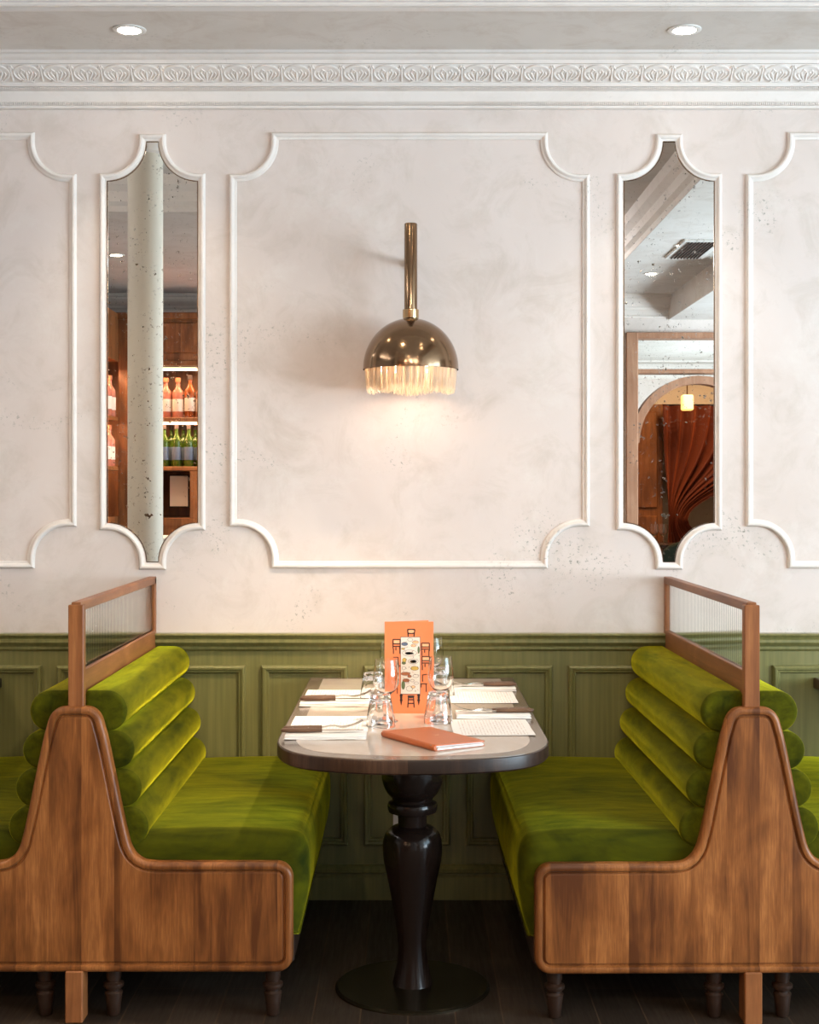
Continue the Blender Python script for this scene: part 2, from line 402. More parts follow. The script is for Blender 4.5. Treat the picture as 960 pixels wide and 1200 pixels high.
# cornice
def cz(py, proj): return CZ + (VY - py) * (DW - proj) / F
cp = [(0, cz(129, 0)), (.006, cz(128, .006)), (.016, cz(126.5, .016)), (.016, cz(124, .016)), (.010, cz(123, .01)), (.010, cz(107, .01)), (.020, cz(105.5, .02)),
      (.026, cz(103.5, .026)), (.026, cz(102, .026)), (.036, cz(101, .036)), (.040, cz(98.5, .04)), (.040, cz(97, .04)),
      (.046, cz(95, .046)), (.060, cz(90, .06)), (.078, cz(84, .078)), (.090, cz(78, .09)), (.094, cz(75, .094)), (.106, cz(74, .106)), (.108, cz(70, .108)), (.118, cz(68, .118)),
      (.126, cz(65, .126)), (.128, cz(63, .128)), (.140, cz(61, .14)), (.142, ZC + .002), (0, ZC + .002)]
mb = MB().extrude_x([(-p, z) for p, z in cp], XL, XR)
for i in range(470):   # bead course
    x = -1.65 + i * .0070; z0, z1 = cz(123.5, .01), cz(120, .01)
    mb.box(x, x + .0042, -.0165, -.009, z0, z1)
for i in range(470):
    x = -1.65 + i * .0070; z0, z1 = cz(104.5, .026), cz(102.2, .026)
    mb.box(x, x + .0042, -.031, -.02, z0, z1)
struct(mb, 'trim_3', M_trim, 35)
# leaf relief on the cornice cyma
def band_pt(t):    # t 0 bottom..1 top of the cyma -> (proj, z)
    z0, z1 = cz(96.5, .043), cz(76, .093); z = z0 + (z1 - z0) * t
    return .043 + .050 * (t ** 1.15), z
mb = MB()
def rel_line(pts, r):    # pts (x, t)
    path = []
    for x, t in pts:
        p, z = band_pt(t); path.append((x, -p - .0035, z - .002))
    mb.tube(path, r, 5)
PX = .1005
for k in range(-17, 18):
    c = k * PX + .03
    rel_line([(c + .043 * math.sin(a), .05 + .90 * (0.5 + 0.5 * math.cos(a)) ** .8 if True else 0) for a in [(-PI * .82) + i * (PI * 1.64) / 16 for i in range(17)]], .0046)
    rel_line([(c, .08), (c, .62)], .0040)
    for sg in (-1, 1):
        rel_line([(c + sg * .004, .10), (c + sg * .012, .35), (c + sg * .020, .60), (c + sg * .014, .76), (c + sg * .006, .68), (c + sg * .010, .55)], .0034)
        rel_line([(c + sg * .008, .10), (c + sg * .022, .28), (c + sg * .030, .50), (c + sg * .027, .62)], .0034)
        rel_line([(c + sg * (PX / 2) - sg * .002, .95), (c + sg * (PX / 2) - sg * .012, .75)], .003)
    rel_line([(c + PX / 2, .10), (c + PX / 2, .9)], .0034)
    rel_line([(c - .02, .06), (c, .14), (c + .02, .06)], .0036)
struct(mb, 'trim_4', M_trim, 50)

# wall panel mouldings
PROF = [(-.0125, 0), (-.0125, .004), (-.009, .0075), (-.0055, .008), (-.003, .0125), (.002, .0155), (.007, .0145), (.0105, .010), (.0125, .004), (.0125, 0)]
def notched(px0, px1, py0, py1, rp, ep, ins=0.0, k=14):
    x0, x1, z1, z0 = wx(px0), wx(px1), wz(py0), wz(py1); r, e = rp / S0, ep / S0; R = r - e
    x0 += ins; x1 -= ins; z0 += ins; z1 -= ins
    P = []
    for (cx, czz, sx, sz) in ((x0, z1, 1, -1), (x1, z1, -1, -1), (x1, z0, -1, 1), (x0, z0, 1, 1)):
        pts = [(cx, czz + sz * (e + R))] + [(cx + sx * (e + R * math.sin(a)), czz + sz * (e + R * math.cos(a))) for a in [PI / 2 * i / k for i in range(k + 1)]] + [(cx + sx * (e + R), czz)]
        if sx * sz > 0: pts = pts[::-1]
        P += pts
    # drop duplicates
    out = []
    for p in P:
        if not out or (abs(p[0] - out[-1][0]) + abs(p[1] - out[-1][1])) > 1e-5: out.append(p)
    return out
n = 5
for a, b in ((-330, 90), (269, 691), (874, 1290)):
    path = notched(a, b, 155.5, 666, 49, 7, .0125)
    struct(MB().sweep(path, PROF, 0.0), 'trim_%d' % n, M_trim, 40); n += 1

def mirror(px0, px1, label):
    t = thing('wall_mirror', label, 'mirror', (wx((px0 + px1) / 2), 0, 0), 0)
    dx = t.location.x
    path = [(x - dx, z) for x, z in notched(px0, px1, 158, 667, 46, 4.5, .0115)]
    MB().sweep(path, PROF, 0.0).build('mirror_frame', M_trim, t, 40)
    g = inset(path, .010)
    MB().loops([[(x, -.0035, z) for x, z in g], [(x, -.001, z) for x, z in g]]).build('mirror_glass', M_mirror, t)
    MB().sweep(inset(path, .0135), [(-.0012, .0035), (-.0012, .0075), (.0012, .0075), (.0012, .0035)], 0.0).build('inner_edge', M_bronze, t)
mirror(117.5, 240.5, 'tall notched wall mirror left of the lamp, reflecting a pale column and bar bottles')
mirror(722.5, 845.5, 'tall notched wall mirror right of the lamp, reflecting an arch and rust curtain')

# wainscot
ZW = wz(741.5)
mb = MB().box(XL, XR, -.012, 0, 0.1, ZW - .05)
def zz(py, y=-.02): return CZ + (VY - py) * (DW + y) / F
cap = [(0, ZW), (-.036, ZW), (-.042, ZW - .004), (-.042, zz(744.5, -.04)), (-.034, zz(746.5, -.034)), (-.030, zz(748.5, -.03)), (-.036, zz(750, -.036)), (-.037, zz(753, -.036)), (-.030, zz(756, -.03)), (-.022, zz(757.5, -.022)), (-.022, zz(760.5, -.02)), (-.016, zz(762.5, -.016)), (-.012, zz(763, -.012)), (0, zz(763, 0))]
mb.extrude_x(cap, XL, XR)
struct(mb, 'trim_%d' % n, M_green, 30); n += 1
WP = [(-.013, 0), (-.013, .006), (-.009, .011), (-.004, .012), (.0, .0165), (.006, .018), (.011, .014), (.013, .009), (.013, 0)]
for k in range(-8, 12):
    a = 307 + 119.4 * k; b = a + 101
    x0, x1, z1, z0 = wx(a) + .013, wx(b) - .013, wz(779) - .013, wz(989) + .013
    if x0 < XL + .1 or x1 > XR - .1: continue
    m2 = MB().sweep([(x0, z1), (x1, z1), (x1, z0), (x0, z0)], WP, -.012)
    struct(m2, 'trim_%d' % n, M_green, 25); n += 1
bb = [(0, 0), (-.028, 0), (-.028, wz(1026)), (-.024, wz(1024)), (-.024, wz(1022)), (-.034, wz(1020)), (-.036, wz(1016)), (-.030, wz(1013)), (-.018, wz(1011)), (0, wz(1011))]
struct(MB().extrude_x(bb, XL, XR), 'baseboard_back', M_green, 25)
t = thing('wall_socket', 'small white socket plate on the dark panelling behind the table pedestal', 'socket', (wx(475), -.012, wz(958)))
MB().box(-.041, .041, -.008, 0, -.041, .041, .003).build('plate', M_white, t)
MB().lathe([(.019, 0), (.019, .002), (.015, .002), (.014, -.001)], (0, 0, 0), 24).build('socket_insert', M_white, t).rotation_euler = (PI / 2, 0, 0)
[c for c in bpy.data.objects if c.parent == t][-1].location = (0, -.0085, 0)

# other walls
struct(MB().box(XL - .15, XL, -11, 0, 0, 3.2), 'wall_left', M_plaster)
mb = MB()
WY0, WY1, WZ0, WZ1 = -5.4, -1.6, .55, 2.72
mb.box(XR, XR + .15, -11, WY0, 0, 3.2); mb.box(XR, XR + .15, WY1, 0, 0, 3.2); mb.box(XR, XR + .15, WY0, WY1, 0, WZ0); mb.box(XR, XR + .15, WY0, WY1, WZ1, 3.2)
struct(mb, 'wall_right', M_plaster)
mb = MB()
for y in (WY0, -3.5, WY1): mb.box(XR + .02, XR + .10, y - .035, y + .035, WZ0, WZ1)
for z in (WZ0, 2.2, WZ1): mb.box(XR + .02, XR + .10, WY0, WY1, z - .035, z + .035)
struct(mb, 'window_1', M_green)
# front wall with the arched opening, and the room beyond
AX0, AX1 = 1.626, 2.71
mb = MB(); mb.box(XL, AX0, YB - .15, YB, 0, 3.2); mb.box(AX1, XR, YB - .15, YB, 0, 3.2); mb.box(AX0, AX1, YB - .15, YB, 2.563, 3.2)
struct(mb, 'wall_front', M_plaster)
mb = MB().extrude_x([(YB + (-y), z) if False else (YB + p, z) for p, z in cp], XL, XR); struct(mb, 'trim_%d' % n, M_trim, 35); n += 1
mb = MB()
mb.box(AX0, AX0 + .09, YB - .1, YB + .04, 0, 2.563, .006); mb.box(AX1 - .09, AX1, YB - .1, YB + .04, 0, 2.563, .006)
mb.box(AX0, AX1, YB - .1, YB + .035, 2.518, 2.563, .005); mb.box(AX0, AX1, YB - .1, YB + .035, 2.257, 2.289, .004)
acx, acz = 2.168, 1.74
arc = [[(acx + R * math.cos(a), y, acz + R * math.sin(a)) for R, y in ((.44, YB + .03), (.50, YB + .03), (.50, YB - .1), (.44, YB - .1))] for a in [PI * i / 40 for i in range(41)]]
mb.loops(arc)
struct(mb, 'door_1', M_pale, 30)
mb = MB().box(.9, XR, -11.0, -10.85, 0, 3.2); mb.box(.9, 1.0, -11, YB - .15, 0, 3.2)
mb.box(1.0, XR, -11, YB - .15, 2.86, 3.2)
struct(mb, 'wall_beyond', M_plaster)
mb = MB().box(1.0, 4.4, -9.2, -8.45, 2.19, 2.86); struct(mb, 'trim_%d' % n, M_trim); n += 1
mb = MB().box(1.2, 2.38, -8.6, -8.45, 0, 2.19)
mb.box(1.95, 2.33, -8.45, -8.43, .3, 1.15, .01); mb.box(1.95, 2.33, -8.45, -8.43, 1.22, 2.12, .01)
struct(mb, 'trim_%d' % n, M_barwood); n += 1
tm = MB().box(AX0 + .09, AX1 - .09, YB - .045, YB - .04, 2.289, 2.518)
sp = [(AX0 + .09, 2.257)] + [(acx + .47 * math.cos(a), acz + .47 * math.sin(a)) for a in [PI - PI * .04 - PI * .92 * i / 30 for i in range(31)]] + [(AX1 - .09, 2.257)]
tm.loops([[(x, y, z) for x, z in sp] for y in (YB - .045, YB - .04)])
tag(tm.build('transom_mirror', M_mirror), 'mirrored panes above the reflected arch, showing pale ceiling', 'mirror')
# curtain gathered to one side
rows = []
for j in range(41):
    z = 2.17 - 2.1 * j / 40; t_ = j / 40
    pinch = math.exp(-((z - 1.12) / .50) ** 2); row = []
    for i in range(121):
        u = i / 120; x = 2.35 + 1.7 * u; x = x * (1 - .95 * pinch) + (2.41 + .10 * u) * .95 * pinch
        amp = (.05 + .03 * math.sin(u * 9)) * (1 - .6 * pinch); row.append((x, -8.32 + amp * math.sin(u * 2 * PI * 13 + 1.3 * math.sin(3 * u + z)) + .02 * math.sin(u * 61), z))
    rows.append(row)
tag(MB().grid(rows).build('velvet_curtain', M_curtain, None, 80), 'rust velvet curtain gathered low, seen through the reflected arch', 'curtain')
mb = MB().lathe([(0.0, 0), (.30, 0), (.30, .03), (0.0, .03)], (2.2, -7.3, .90), 32); mb.lathe([(.03, 0), (.03, .9)], (2.2, -7.3, 0), 16); mb.lathe([(.2, 0), (.2, .02)], (2.2, -7.3, 0), 24)
tag(mb.build('round_table', M_edge, None, 30), 'dark round table in the room beyond the reflected arch', 'table')
M_dkvel = simple('dark green velvet', (0.010, 0.020, 0.010), 0.9)
ch = thing('velvet_chair', 'dark green velvet chair at the foot of the reflected arch', 'chair', (2.28, -6.55, 0))
mb = MB(); soft_y(mb, [(x, z) for x, z in catmull([(-.25, .50), (.25, .50), (.27, .75), (.22, .92), (0, .99), (-.22, .92), (-.27, .75)], 5, True)], -.05, .05, .03)
mb.build('backrest', M_dkvel, ch, 60)
mb = MB(); soft_y(mb, [(-.25, .38), (.25, .38), (.25, .48), (-.25, .48)], -.5, 0, .03); mb.build('seat', M_dkvel, ch, 60)
for sx in (-.22, .22):
    for y in (-.45, -.03): MB().tube([(sx, y, 0), (sx, y, .40)], [.014, .02], 10).build('leg', M_foot, ch, 40)
pend = thing('ceiling_lantern', 'small brass lantern lamp seen through the reflected arch', 'lamp', (2.50, -7.9, 2.2))
MB().box(-.05, .05, -.05, .05, -.10, .04, .012).build('shade', emis('warm lantern glass', (1.0, .62, .15), 1.3), pend); MB().tube([(0, 0, .04), (0, 0, .66)], .006).build('rod', M_brassd, pend)

# round column
col = thing('round_column', 'slim pale round column seen in the left mirror', 'column', (-1.245, -1.92, 0))
MB().lathe([(.083, 0), (.083, ZT - .05)], n=48).build('shaft', M_column, col, 40)
MB().lathe([(.083, 0), (.10, .01), (.11, .04), (.10, .05)], (0, 0, ZT - .05), 48).build('capital', M_trim, col, 40)
MB().lathe([(.12, 0), (.12, .06), (.1, .09), (.083, .10)], (0, 0, 0), 48).build('base', M_column, col, 40)

# bar cabinet with bottles
bar = thing('bar_cabinet', 'tall wooden bar cabinet with lit bottle shelves seen in the left mirror', 'cabinet', (0, 0, 0))
CY = -5.3
mb = MB()
mb.box(-2.5, -.6, YB + .01, YB + .04, .0, 2.64)                                     # back
mb.box(-2.06, -1.99, CY - .05, CY + .01, 0, 2.64, .004)                             # corner post
for x in (-.66,): mb.box(x, x + .06, YB + .04, CY, 0, 2.64)
mb.box(-1.99, -.6, CY - .05, CY, 2.295, 2.64); mb.box(-1.93, -.66, CY, CY + .012, 2.36, 2.58, .008)
mb.box(-2.5, -.58, YB + .01, CY + .03, 2.60, 2.65, .01); mb.box(-1.99, -.6, CY - .02, CY + .015, 2.27, 2.31, .006)
mb.box(-1.55, -1.49, YB + .04, CY, 1.19, 1.55); mb.box(-1.99, -.6, YB + .04, CY, 1.12, 1.19, .006)
mb.box(-1.99, -.6, CY - .03, CY, 0, 1.13)
mb.build('carcass', M_barwood, bar)
for z in (1.905, 1.555): MB().box(-2.0, -.6, YB + .04, CY + .01, z - .03, z, .004).build('shelf', M_barwood, bar)
mb = MB(); mb.box(-2.45, -2.42, CY, -4.2, 0, 2.64); mb.box(-2.42, -2.06, CY - .03, -4.2, 2.30, 2.64); 
mb.box(-2.12, -2.06, -4.26, -4.2, 0, 2.64); mb.box(-2.42, -2.06, CY, -4.2, 0, 1.2)
mb.build('side_carcass', M_barwood, bar)
for z in (1.905, 1.555): MB().box(-2.42, -2.06, CY, -4.2, z - .03, z, .004).build('shelf', M_barwood, bar)
for z in (2.262, 1.872):
    MB().box(-1.98, -.67, CY - .06, CY - .04, z - .008, z).build('light_strip', M_led, bar)
    MB().box(-2.40, -2.38, CY + .05, -4.3, z - .008, z).build('light_strip', M_led, bar)
for x in (-1.86, -1.66, -1.30):
    f = thing('framed_certificate', 'small framed certificate at the back of the bar in the left mirror', 'picture', (x, YB + .3, 1.38), 0, 'framed certificates in the bar')
    MB().box(-.075, .075, -.01, .01, -.12, .12, .003).build('frame', M_ink, f); MB().box(-.065, .065, .009, .013, -.11, .11).build('sheet', M_cream, f)
def area(name, loc, rot, sx, sy, power, col, parent=None):
    l = bpy.data.lights.new(name, 'AREA'); l.shape = 'RECTANGLE'; l.size = sx; l.size_y = sy; l.energy = power; l.color = col
    o = bpy.data.objects.new(name, l); COL.objects.link(o); o.location = loc; o.rotation_euler = rot
    if parent: o.parent = parent
    return o
for z in (2.25, 1.86):
    area('shelf_light', (-1.3, CY - .09, z), (0, 0, 0), 1.3, .05, 7, (1, .66, .38), bar)
    area('shelf_light', (-2.16, -4.75, z), (0, 0, 0), .08, .9, 12, (1, .62, .36), bar)
def bottle(name, label, cat, h, r, glassm, cap, lab, group):
    t = thing(name, label, cat, (0, 0, 0), 0, group)
    MB().lathe([(r * .9, 0), (r, .006), (r, h * .60), (r * .92, h * .66), (r * .42, h * .76), (r * .36, h * .80), (r * .36, h * .93), (r * .44, h * .94), (r * .44, h * .97), (.0001, h * .972)], n=20).build('bottle_body', glassm, t, 50)
    MB().lathe([(r * .46, h * .9), (r * .46, h), (.0001, h)], n=14).build('cap', cap, t, 40)
    MB().lathe([(r * 1.01, h * .16), (r * 1.02, h * .17), (r * 1.02, h * .46), (r * 1.01, h * .47)], n=20, cap0=False, cap1=False).build('paper_label', lab, t, 40)
    return t
M_gg = simple('green bottle glass', (0.10, 0.17, 0.015), 0.08, 0, Transmission__Weight=0.5)
M_pg = simple('pink bottle glass', (0.75, 0.28, 0.18), 0.1, 0, Transmission__Weight=0.4)
M_ag = simple('amber bottle glass', (0.40, 0.10, 0.02), 0.1, 0, Transmission__Weight=0.4)
gb = bottle('wine_bottle', 'green bottle on the lower bar shelf seen in the left mirror', 'bottle', .30, .034, M_gg, M_ink, M_blu, 'green bottles on the lower bar shelf')
pb = bottle('spirit_bottle', 'pink spirit bottle on the upper bar shelf seen in the left mirror', 'bottle', .29, .042, M_pg, M_red, M_cream, 'pink bottles on the upper bar shelf')
ab = bottle('spirit_bottle', 'amber spirit bottle on the upper bar shelf seen in the left mirror', 'bottle', .31, .040, M_ag, M_ink, M_cream, 'amber bottles on the upper bar shelf')
first = {id(gb): True, id(pb): True, id(ab): True}
def putb(src, x, y, z, label=None, group=None):
    if first.get(id(src)): first[id(src)] = False; src.location = (x, y, z); return
    dup(src, (x, y, z), random.uniform(0, 6), label, group)
for i in range(14): putb(gb, -1.93 + i * .088, CY - .12, 1.556); 
for i in range(13): putb(gb, -1.90 + i * .088, CY - .24, 1.556)
for i in range(14): putb(pb if i % 3 != 1 else ab, -1.92 + i * .087, CY - .14, 1.906)
for i in range(7): putb(pb, -2.108, CY + .07 + i * .13, 1.906, 'pink spirit bottle on the side bar shelf seen in the left mirror', 'pink bottles on the side bar shelves')
for i in range(7): putb(pb, -2.108, CY + .09 + i * .13, 1.556, 'pink spirit bottle on the side bar shelf seen in the left mirror', 'pink bottles on the side bar shelves')
ctr = thing('bar_counter', 'white topped bar counter seen low in the left mirror', 'counter', (-1.25, -4.6, 0))
MB().box(-.5, .35, -.25, .2, 0, 1.04).build('counter_body', M_barwood, ctr); MB().box(-.55, .38, -.28, .23, 1.04, 1.08, .006).build('countertop', M_white, ctr)

# ceiling grille
t = thing('air_grille', 'slatted air grille in the ceiling seen in the right mirror', 'vent', (1.72, -3.72, ZC))
MB().box(-.12, .12, -.32, .32, -.012, .004, .003).build('grille_frame', M_white, t)
mb = MB()
for i in range(9): mb.box(-.09 + i * .02, -.082 + i * .02, -.28, .28, -.018, -.010)
mb.build('slats', M_ink, t)

# recessed downlights
def downlight(x, y, z, label, power, cone=120, tx=0, ty=0, col=(1.0, .80, .58), aim=None):
    t = thing('downlight', label, 'ceiling light', (x, y, z), 0)
    MB().lathe([(.036, .002), (.036, -.004), (.046, -.006), (.053, -.003), (.053, .002)], n=36).build('trim_ring', M_white, t, 40)
    MB().lathe([(.036, -.002), (.036, -.0045), (.02, -.006), (.0001, -.0065)], n=28).build('lens', M_lamp, t, 40)
    l = bpy.data.lights.new('downlight_beam', 'SPOT'); l.energy = power; l.spot_size = math.radians(cone); l.spot_blend = .8; l.color = col; l.shadow_soft_size = .04
    o = bpy.data.objects.new('downlight_beam', l); COL.objects.link(o); o.parent = t; o.location = (0, 0, -.012)
    o.rotation_euler = (math.radians(tx), math.radians(ty), 0)
    if aim: o.rotation_euler = (Vector(aim) - Vector((x, y, z))).to_track_quat('-Z', 'Y').to_euler()
    return t
downlight(-.879, -.345, ZC, 'recessed round ceiling light above the left mirror', 18, 90)
downlight(.873, -.345, ZC, 'recessed round ceiling light above the right mirror', 20, 84)
downlight(.62, -1.15, ZT, 'added spotlight in the raised tray, angled to brighten the left bench', 340, 36, aim=(-.52, -.42, .55))  # extra spot added to brighten the left seat and rolls
for (x, y, z, w, tx, lb) in ((1.63, -3.6, ZC, 22, 0, 'beside the air grille, seen in the right mirror'), (1.63, -4.7, ZC, 22, 0, 'nearer the arch than the grille, seen in the right mirror'),
        (-1.8, -3.95, ZC, 40, 0, 'left of the column in the left mirror'), (-1.0, -5.1, ZC, 65, 38, 'over the aisle by the bar cabinet'), (.1, -5.1, ZC, 65, 38, 'over the middle of the aisle, behind the viewpoint'), (1.1, -5.1, ZC, 55, 38, 'over the aisle beside the arch'),
        (-2.4, -1.6, ZT, 60, 0, 'in the raised tray over the left neighbouring table'), (-.45, -1.2, ZT, 20, 0, 'in the raised tray left of the table'), (.75, -1.5, ZT, 8, 0, 'in the raised tray right of the table'),
        (-.3, -3.2, ZT, 35, 12, 'in the raised tray in front of the left bench'), (.9, -3.2, ZT, 12, 12, 'in the raised tray in front of the right bench'), (-3.6, -3.6, ZC, 90, 0, 'in the far left corner of the room')):
    downlight(x, y, z, 'recessed round ceiling light ' + lb, w, 130, tx)

# ------------------------------------------------------------------ booth benches
half = catmull([(.0, .821), (.034, .820), (.053, .812), (.067, .794), (.076, .765), (.084, .735), (.104, .640), (.122, .550), (.137, .484), (.146, .455), (.160, .434), (.182, .420), (.215, .416)], 5)
def corner(cx, czz, r, a0, a1, k=7): return [(cx + r * math.cos(a0 + (a1 - a0) * i / k), czz + r * math.sin(a0 + (a1 - a0) * i / k)) for i in range(k + 1)]
half = half + [(.215 + .05 * i, .416) for i in range(1, 6)] + corner(.525, .374, .042, PI / 2, 0) + [(.567, .28)] + corner(.525, .172, .042, 0, -PI / 2)
half = half + [(.4, .130), (.3, .13), (.2, .13), (.1, .13)]
PANEL = half + [(0, .13)] + [(-x, z) for x, z in reversed(half[1:])]
def roll_outline(ext, z0, z1):
    r = (z1 - z0) / 2; zc = (z0 + z1) / 2; cx = ext - r
    pts = [(cx + r * math.cos(a), zc + r * math.sin(a)) for a in [-PI / 2 + PI * i / 16 for i in range(17)]]
    return pts + [(.022 + (cx - .022) * f, z1) for f in (.6, .25, 0)] + [(.016, z1 - .012), (.016, z0 + .012)] + [(.022 + (cx - .022) * f, z0) for f in (0, .25, .6)]
def make_bench(name, label, x, rz, yp, foot_x):
    t = thing(name, label, 'booth bench', (x, 0, 0), rz)
    # end panel
    mb = MB(); lp = []
    for d, y in ((.006, .028), (0, .022), (0, .003), (.0015, -.002), (.006, -.006), (.012, -.0075), (.018, -.006), (.0205, -.001), (.0215, .0035), (.0245, .0035), (.0260, -.001), (.0285, -.003), (.032, -.0032)):
        lp.append([(a, yp + y, b) for a, b in inset(PANEL, d)])
    mb.loops(lp); mb.build('end_panel', M_wood, t, 32)
    y0, y1 = yp + .035, -.012
    for sg in (1, -1):
        for ext, z0, z1 in ((.128, .749, .858), (.147, .650, .752), (.166, .550, .652), (.184, .446, .552)):
            mb = MB(); soft_y(mb, [(sg * a, b) for a, b in roll_outline(ext, z0, z1)], y0 - .004, y1, .013)
            mb.build('backrest_roll', M_velvet, t, 60)
        so = [(.06, .22), (.30, .205), (.555, .205), (.575, .215), (.590, .26), (.603, .33), (.606, .40), (.600, .445), (.585, .472), (.555, .483), (.45, .490), (.30, .489), (.15, .484), (.06, .475)]
        so = catmull(so, 4, True)
        mb = MB(); soft_y(mb, [(sg * a, b) for a, b in so], y0, y1, .045, 7)
        seat = mb.build('seat', M_velvet_seat, t, 60)
        sp = [(sg * a, b) for a, b in inset(so, .006)]
        MB().tube([(sg * .586, y0 + .07, .468), (sg * .588, y0 + .2, .4685), (sg * .588, -.3, .4685), (sg * .588, -.05, .4685)], .0018, 6).build('piping', M_velvet, seat, 60)
        MB().box(min(sg * .02, sg * .565), max(sg * .02, sg * .565), y0 + .02, -.03, .135, .23, .006).build('base_rail', M_foot, t)
    # core behind the rolls
    MB().box(-.02, .02, y0, y1, .14, .80).build('back_board', M_woodp, t)
    # feet
    for fx in foot_x:
        for fy in (yp + .05, -.12):
            MB().lathe([(.013, 0), (.017, .004), (.021, .045), (.024, .062), (.017, .068), (.027, .078), (.027, .086), (.017, .092), (.020, .10), (.022, .135)], (fx, fy, 0), 20).build('foot', M_foot, t, 50)
    MB().box(-.024, .022, yp - .012, yp + .05, 0, .135, .003).build('centre_leg', M_woodv, t)
    # glazed screen
    MB().box(-.020, .020, yp + .006, yp + .034, .80, 1.085, .002).build('post', M_woodv, t)
    MB().box(-.013, .013, -.035, -.006, .80, 1.088, .002).build('post', M_woodv, t)
    MB().box(-.013, .013, yp + .012, -.006, 1.068, 1.092, .002).build('top_rail', M_woodp, t)
    MB().box(-.014, .014, yp + .034, -.035, .80, .912, .002).build('lower_rail', M_woodp, t)
    ys, ye, kk = yp + .033, -.033, 520
    left = []; 
    outl = [(0.003 + .0026 * abs(math.sin(PI * i / 8)), ys + (ye - ys) * i / kk) for i in range(kk + 1)] + [(-.0035, ye), (-.0035, ys)]
    MB().loops([[(a, b, z) for a, b in outl] for z in (.912, 1.068)]).build('glass_pane', M_reed, t, 45)
    return t
make_bench('booth_bench', 'double sided green velvet booth bench with oak end panel, left of the table', -.866, 0, -1.130, (-.09, .09, .51, -.51))
make_bench('booth_bench', 'double sided green velvet booth bench with oak end panel, right of the table', .882, math.radians(.7), -1.140, (-.09, .09, .51, -.51))

# ------------------------------------------------------------------ tables
hl = [(.345, -.012), (.345, -.35), (.345, -.70), (.345, -1.05), (.345, -1.20), (.339, -1.27), (.322, -1.335), (.292, -1.392), (.245, -1.436), (.17, -1.468), (.085, -1.487), (0, -1.493)]
hl = [hl[0]] + catmull(hl[1:], 5)
TOP = hl + [(-x, y) for x, y in reversed(hl[:-1])]
def make_table(x, label):
    t = thing('dining_table', label, 'table', (x, 0, 0), 0)
    lp = [[(a, b, z) for a, b in inset(TOP, d)] for d, z in ((.012, .712), (.004, .714), (0, .718), (0, .744), (.001, .7475), (.003, .749))]
    MB().loops(lp).build('tabletop_edge', M_edge, t, 25)
    lp = [[(a, b, z) for a, b in inset(TOP, d)] for d, z in ((.003, .747), (.004, .7505), (.05, .7512))]
    MB().loops(lp).build('tabletop', M_border, t, 25)
    i0 = [(a, b) for a, b in inset(TOP, .048)]
    MB().loops([[(a, b, z) for a, b in i0] for z in (.750, .7516)]).build('tabletop_inlay', M_inlay, t, 25)
    pr = catmull([(.075, .714), (.078, .700), (.060, .690), (.062, .670), (.080, .635), (.086, .600), (.083, .570), (.072, .545), (.058, .528), (.056, .520)], 4)
    pr += [(.067, .515), (.0695, .508), (.069, .498), (.066, .490), (.056, .486), (.042, .483), (.040, .470), (.040, .452), (.046, .449)]
    pr += catmull([(.056, .447), (.072, .434), (.081, .412), (.083, .385), (.080, .352), (.072, .315), (.062, .265), (.051, .205), (.043, .150), (.040, .115), (.042, .080), (.048, .045), (.054, .018), (.056, .010)], 4)
    MB().lathe([(r, z) for r, z in reversed(pr)], (0, -.87, 0), 48).build('pedestal', M_pedestal, t, 40)
    MB().lathe([(.215, 0), (.215, .004), (.208, .009), (.06, .012), (.0001, .012)], (0, -.87, 0), 64).build('base_plate', M_disc, t, 30)
    return t
TX = .013
make_table(TX, 'dark edged dining table with beige inlay on a black turned pedestal, between the green benches')
make_table(-1.722, 'dining table cut off at the left edge, its dark corner beside the left bench')
make_table(1.720, 'dining table cut off at the right edge, its dark corner beside the right bench')
TZ = .7518

# ------------------------------------------------------------------ place settings
def menu_sheet(x0, x1, y0, y1, rz, label):
    cx, cy = (x0 + x1) / 2, (y0 + y1) / 2; a, b = (x1 - x0) / 2, (y1 - y0) / 2
    lo, hi = [], []
    rows = []
    mbm = MB()
    K = 12
    for zo in (0, .0006):
        rows = [[(-a + 2 * a * i / K, -b + 2 * b * j / K, zo + .0006 + .0022 * (i / K - .5) ** 2 * 4 * (1 + math.sin(j)) * .3) for i in range(K + 1)] for j in range(K + 1)]
        mbm.grid(rows)
    o = mbm.build('menu_sheet', M_paper, None, 60, (cx, cy, TZ + .0002)); o.rotation_euler = (0, 0, rz)
    return tag(o, label, 'menu', None)
menu_sheet(-.314, -.105, -1.120, -.860, .0, 'printed white menu sheet at the near left place, behind its napkin')
menu_sheet(-.316, -.112, -.570, -.335, -.0, 'printed white menu sheet at the far left place')
menu_sheet(.117, .327, -1.172, -.918, .02, 'printed white menu sheet at the near right place, in front of its napkin')
menu_sheet(.128, .328, -.615, -.372, .0, 'printed white menu sheet at the far right place')
def napkin(cx, cy, rz, label, h=.0105):
    t = thing('folded_napkin', label, 'napkin', (cx, cy, TZ), rz)
    for k, (z0, z1, ins, yo) in enumerate(((0, h * .36, 0, 0), (h * .33, h * .69, .003, .002), (h * .66, h, .001, .003))):
        out = [(-.104 + ins, -.050 + yo), (.104 - ins, -.050 + yo), (.104 - ins, .050), (-.104 + ins, .050)]
        pts = []
        for i in range(4):
            p, q = out[i], out[(i + 1) % 4]
            for j in range(12):
                f = j / 12; pts.append((p[0] + (q[0] - p[0]) * f, p[1] + (q[1] - p[1]) * f + .0012 * math.sin(f * 9 + k)))
        r = (z1 - z0) / 2; lps = []
        for a in range(7):
            an = -PI / 2 + PI * a / 6; lps.append([(x, y, (z0 + z1) / 2 + r * math.sin(an) + .0008 * math.sin(x * 40 + k)) for x, y in inset(pts, r * (1 - math.cos(an)))])
        MB().loops(lps).build('cloth_fold', M_linen, t, 60)
    return t
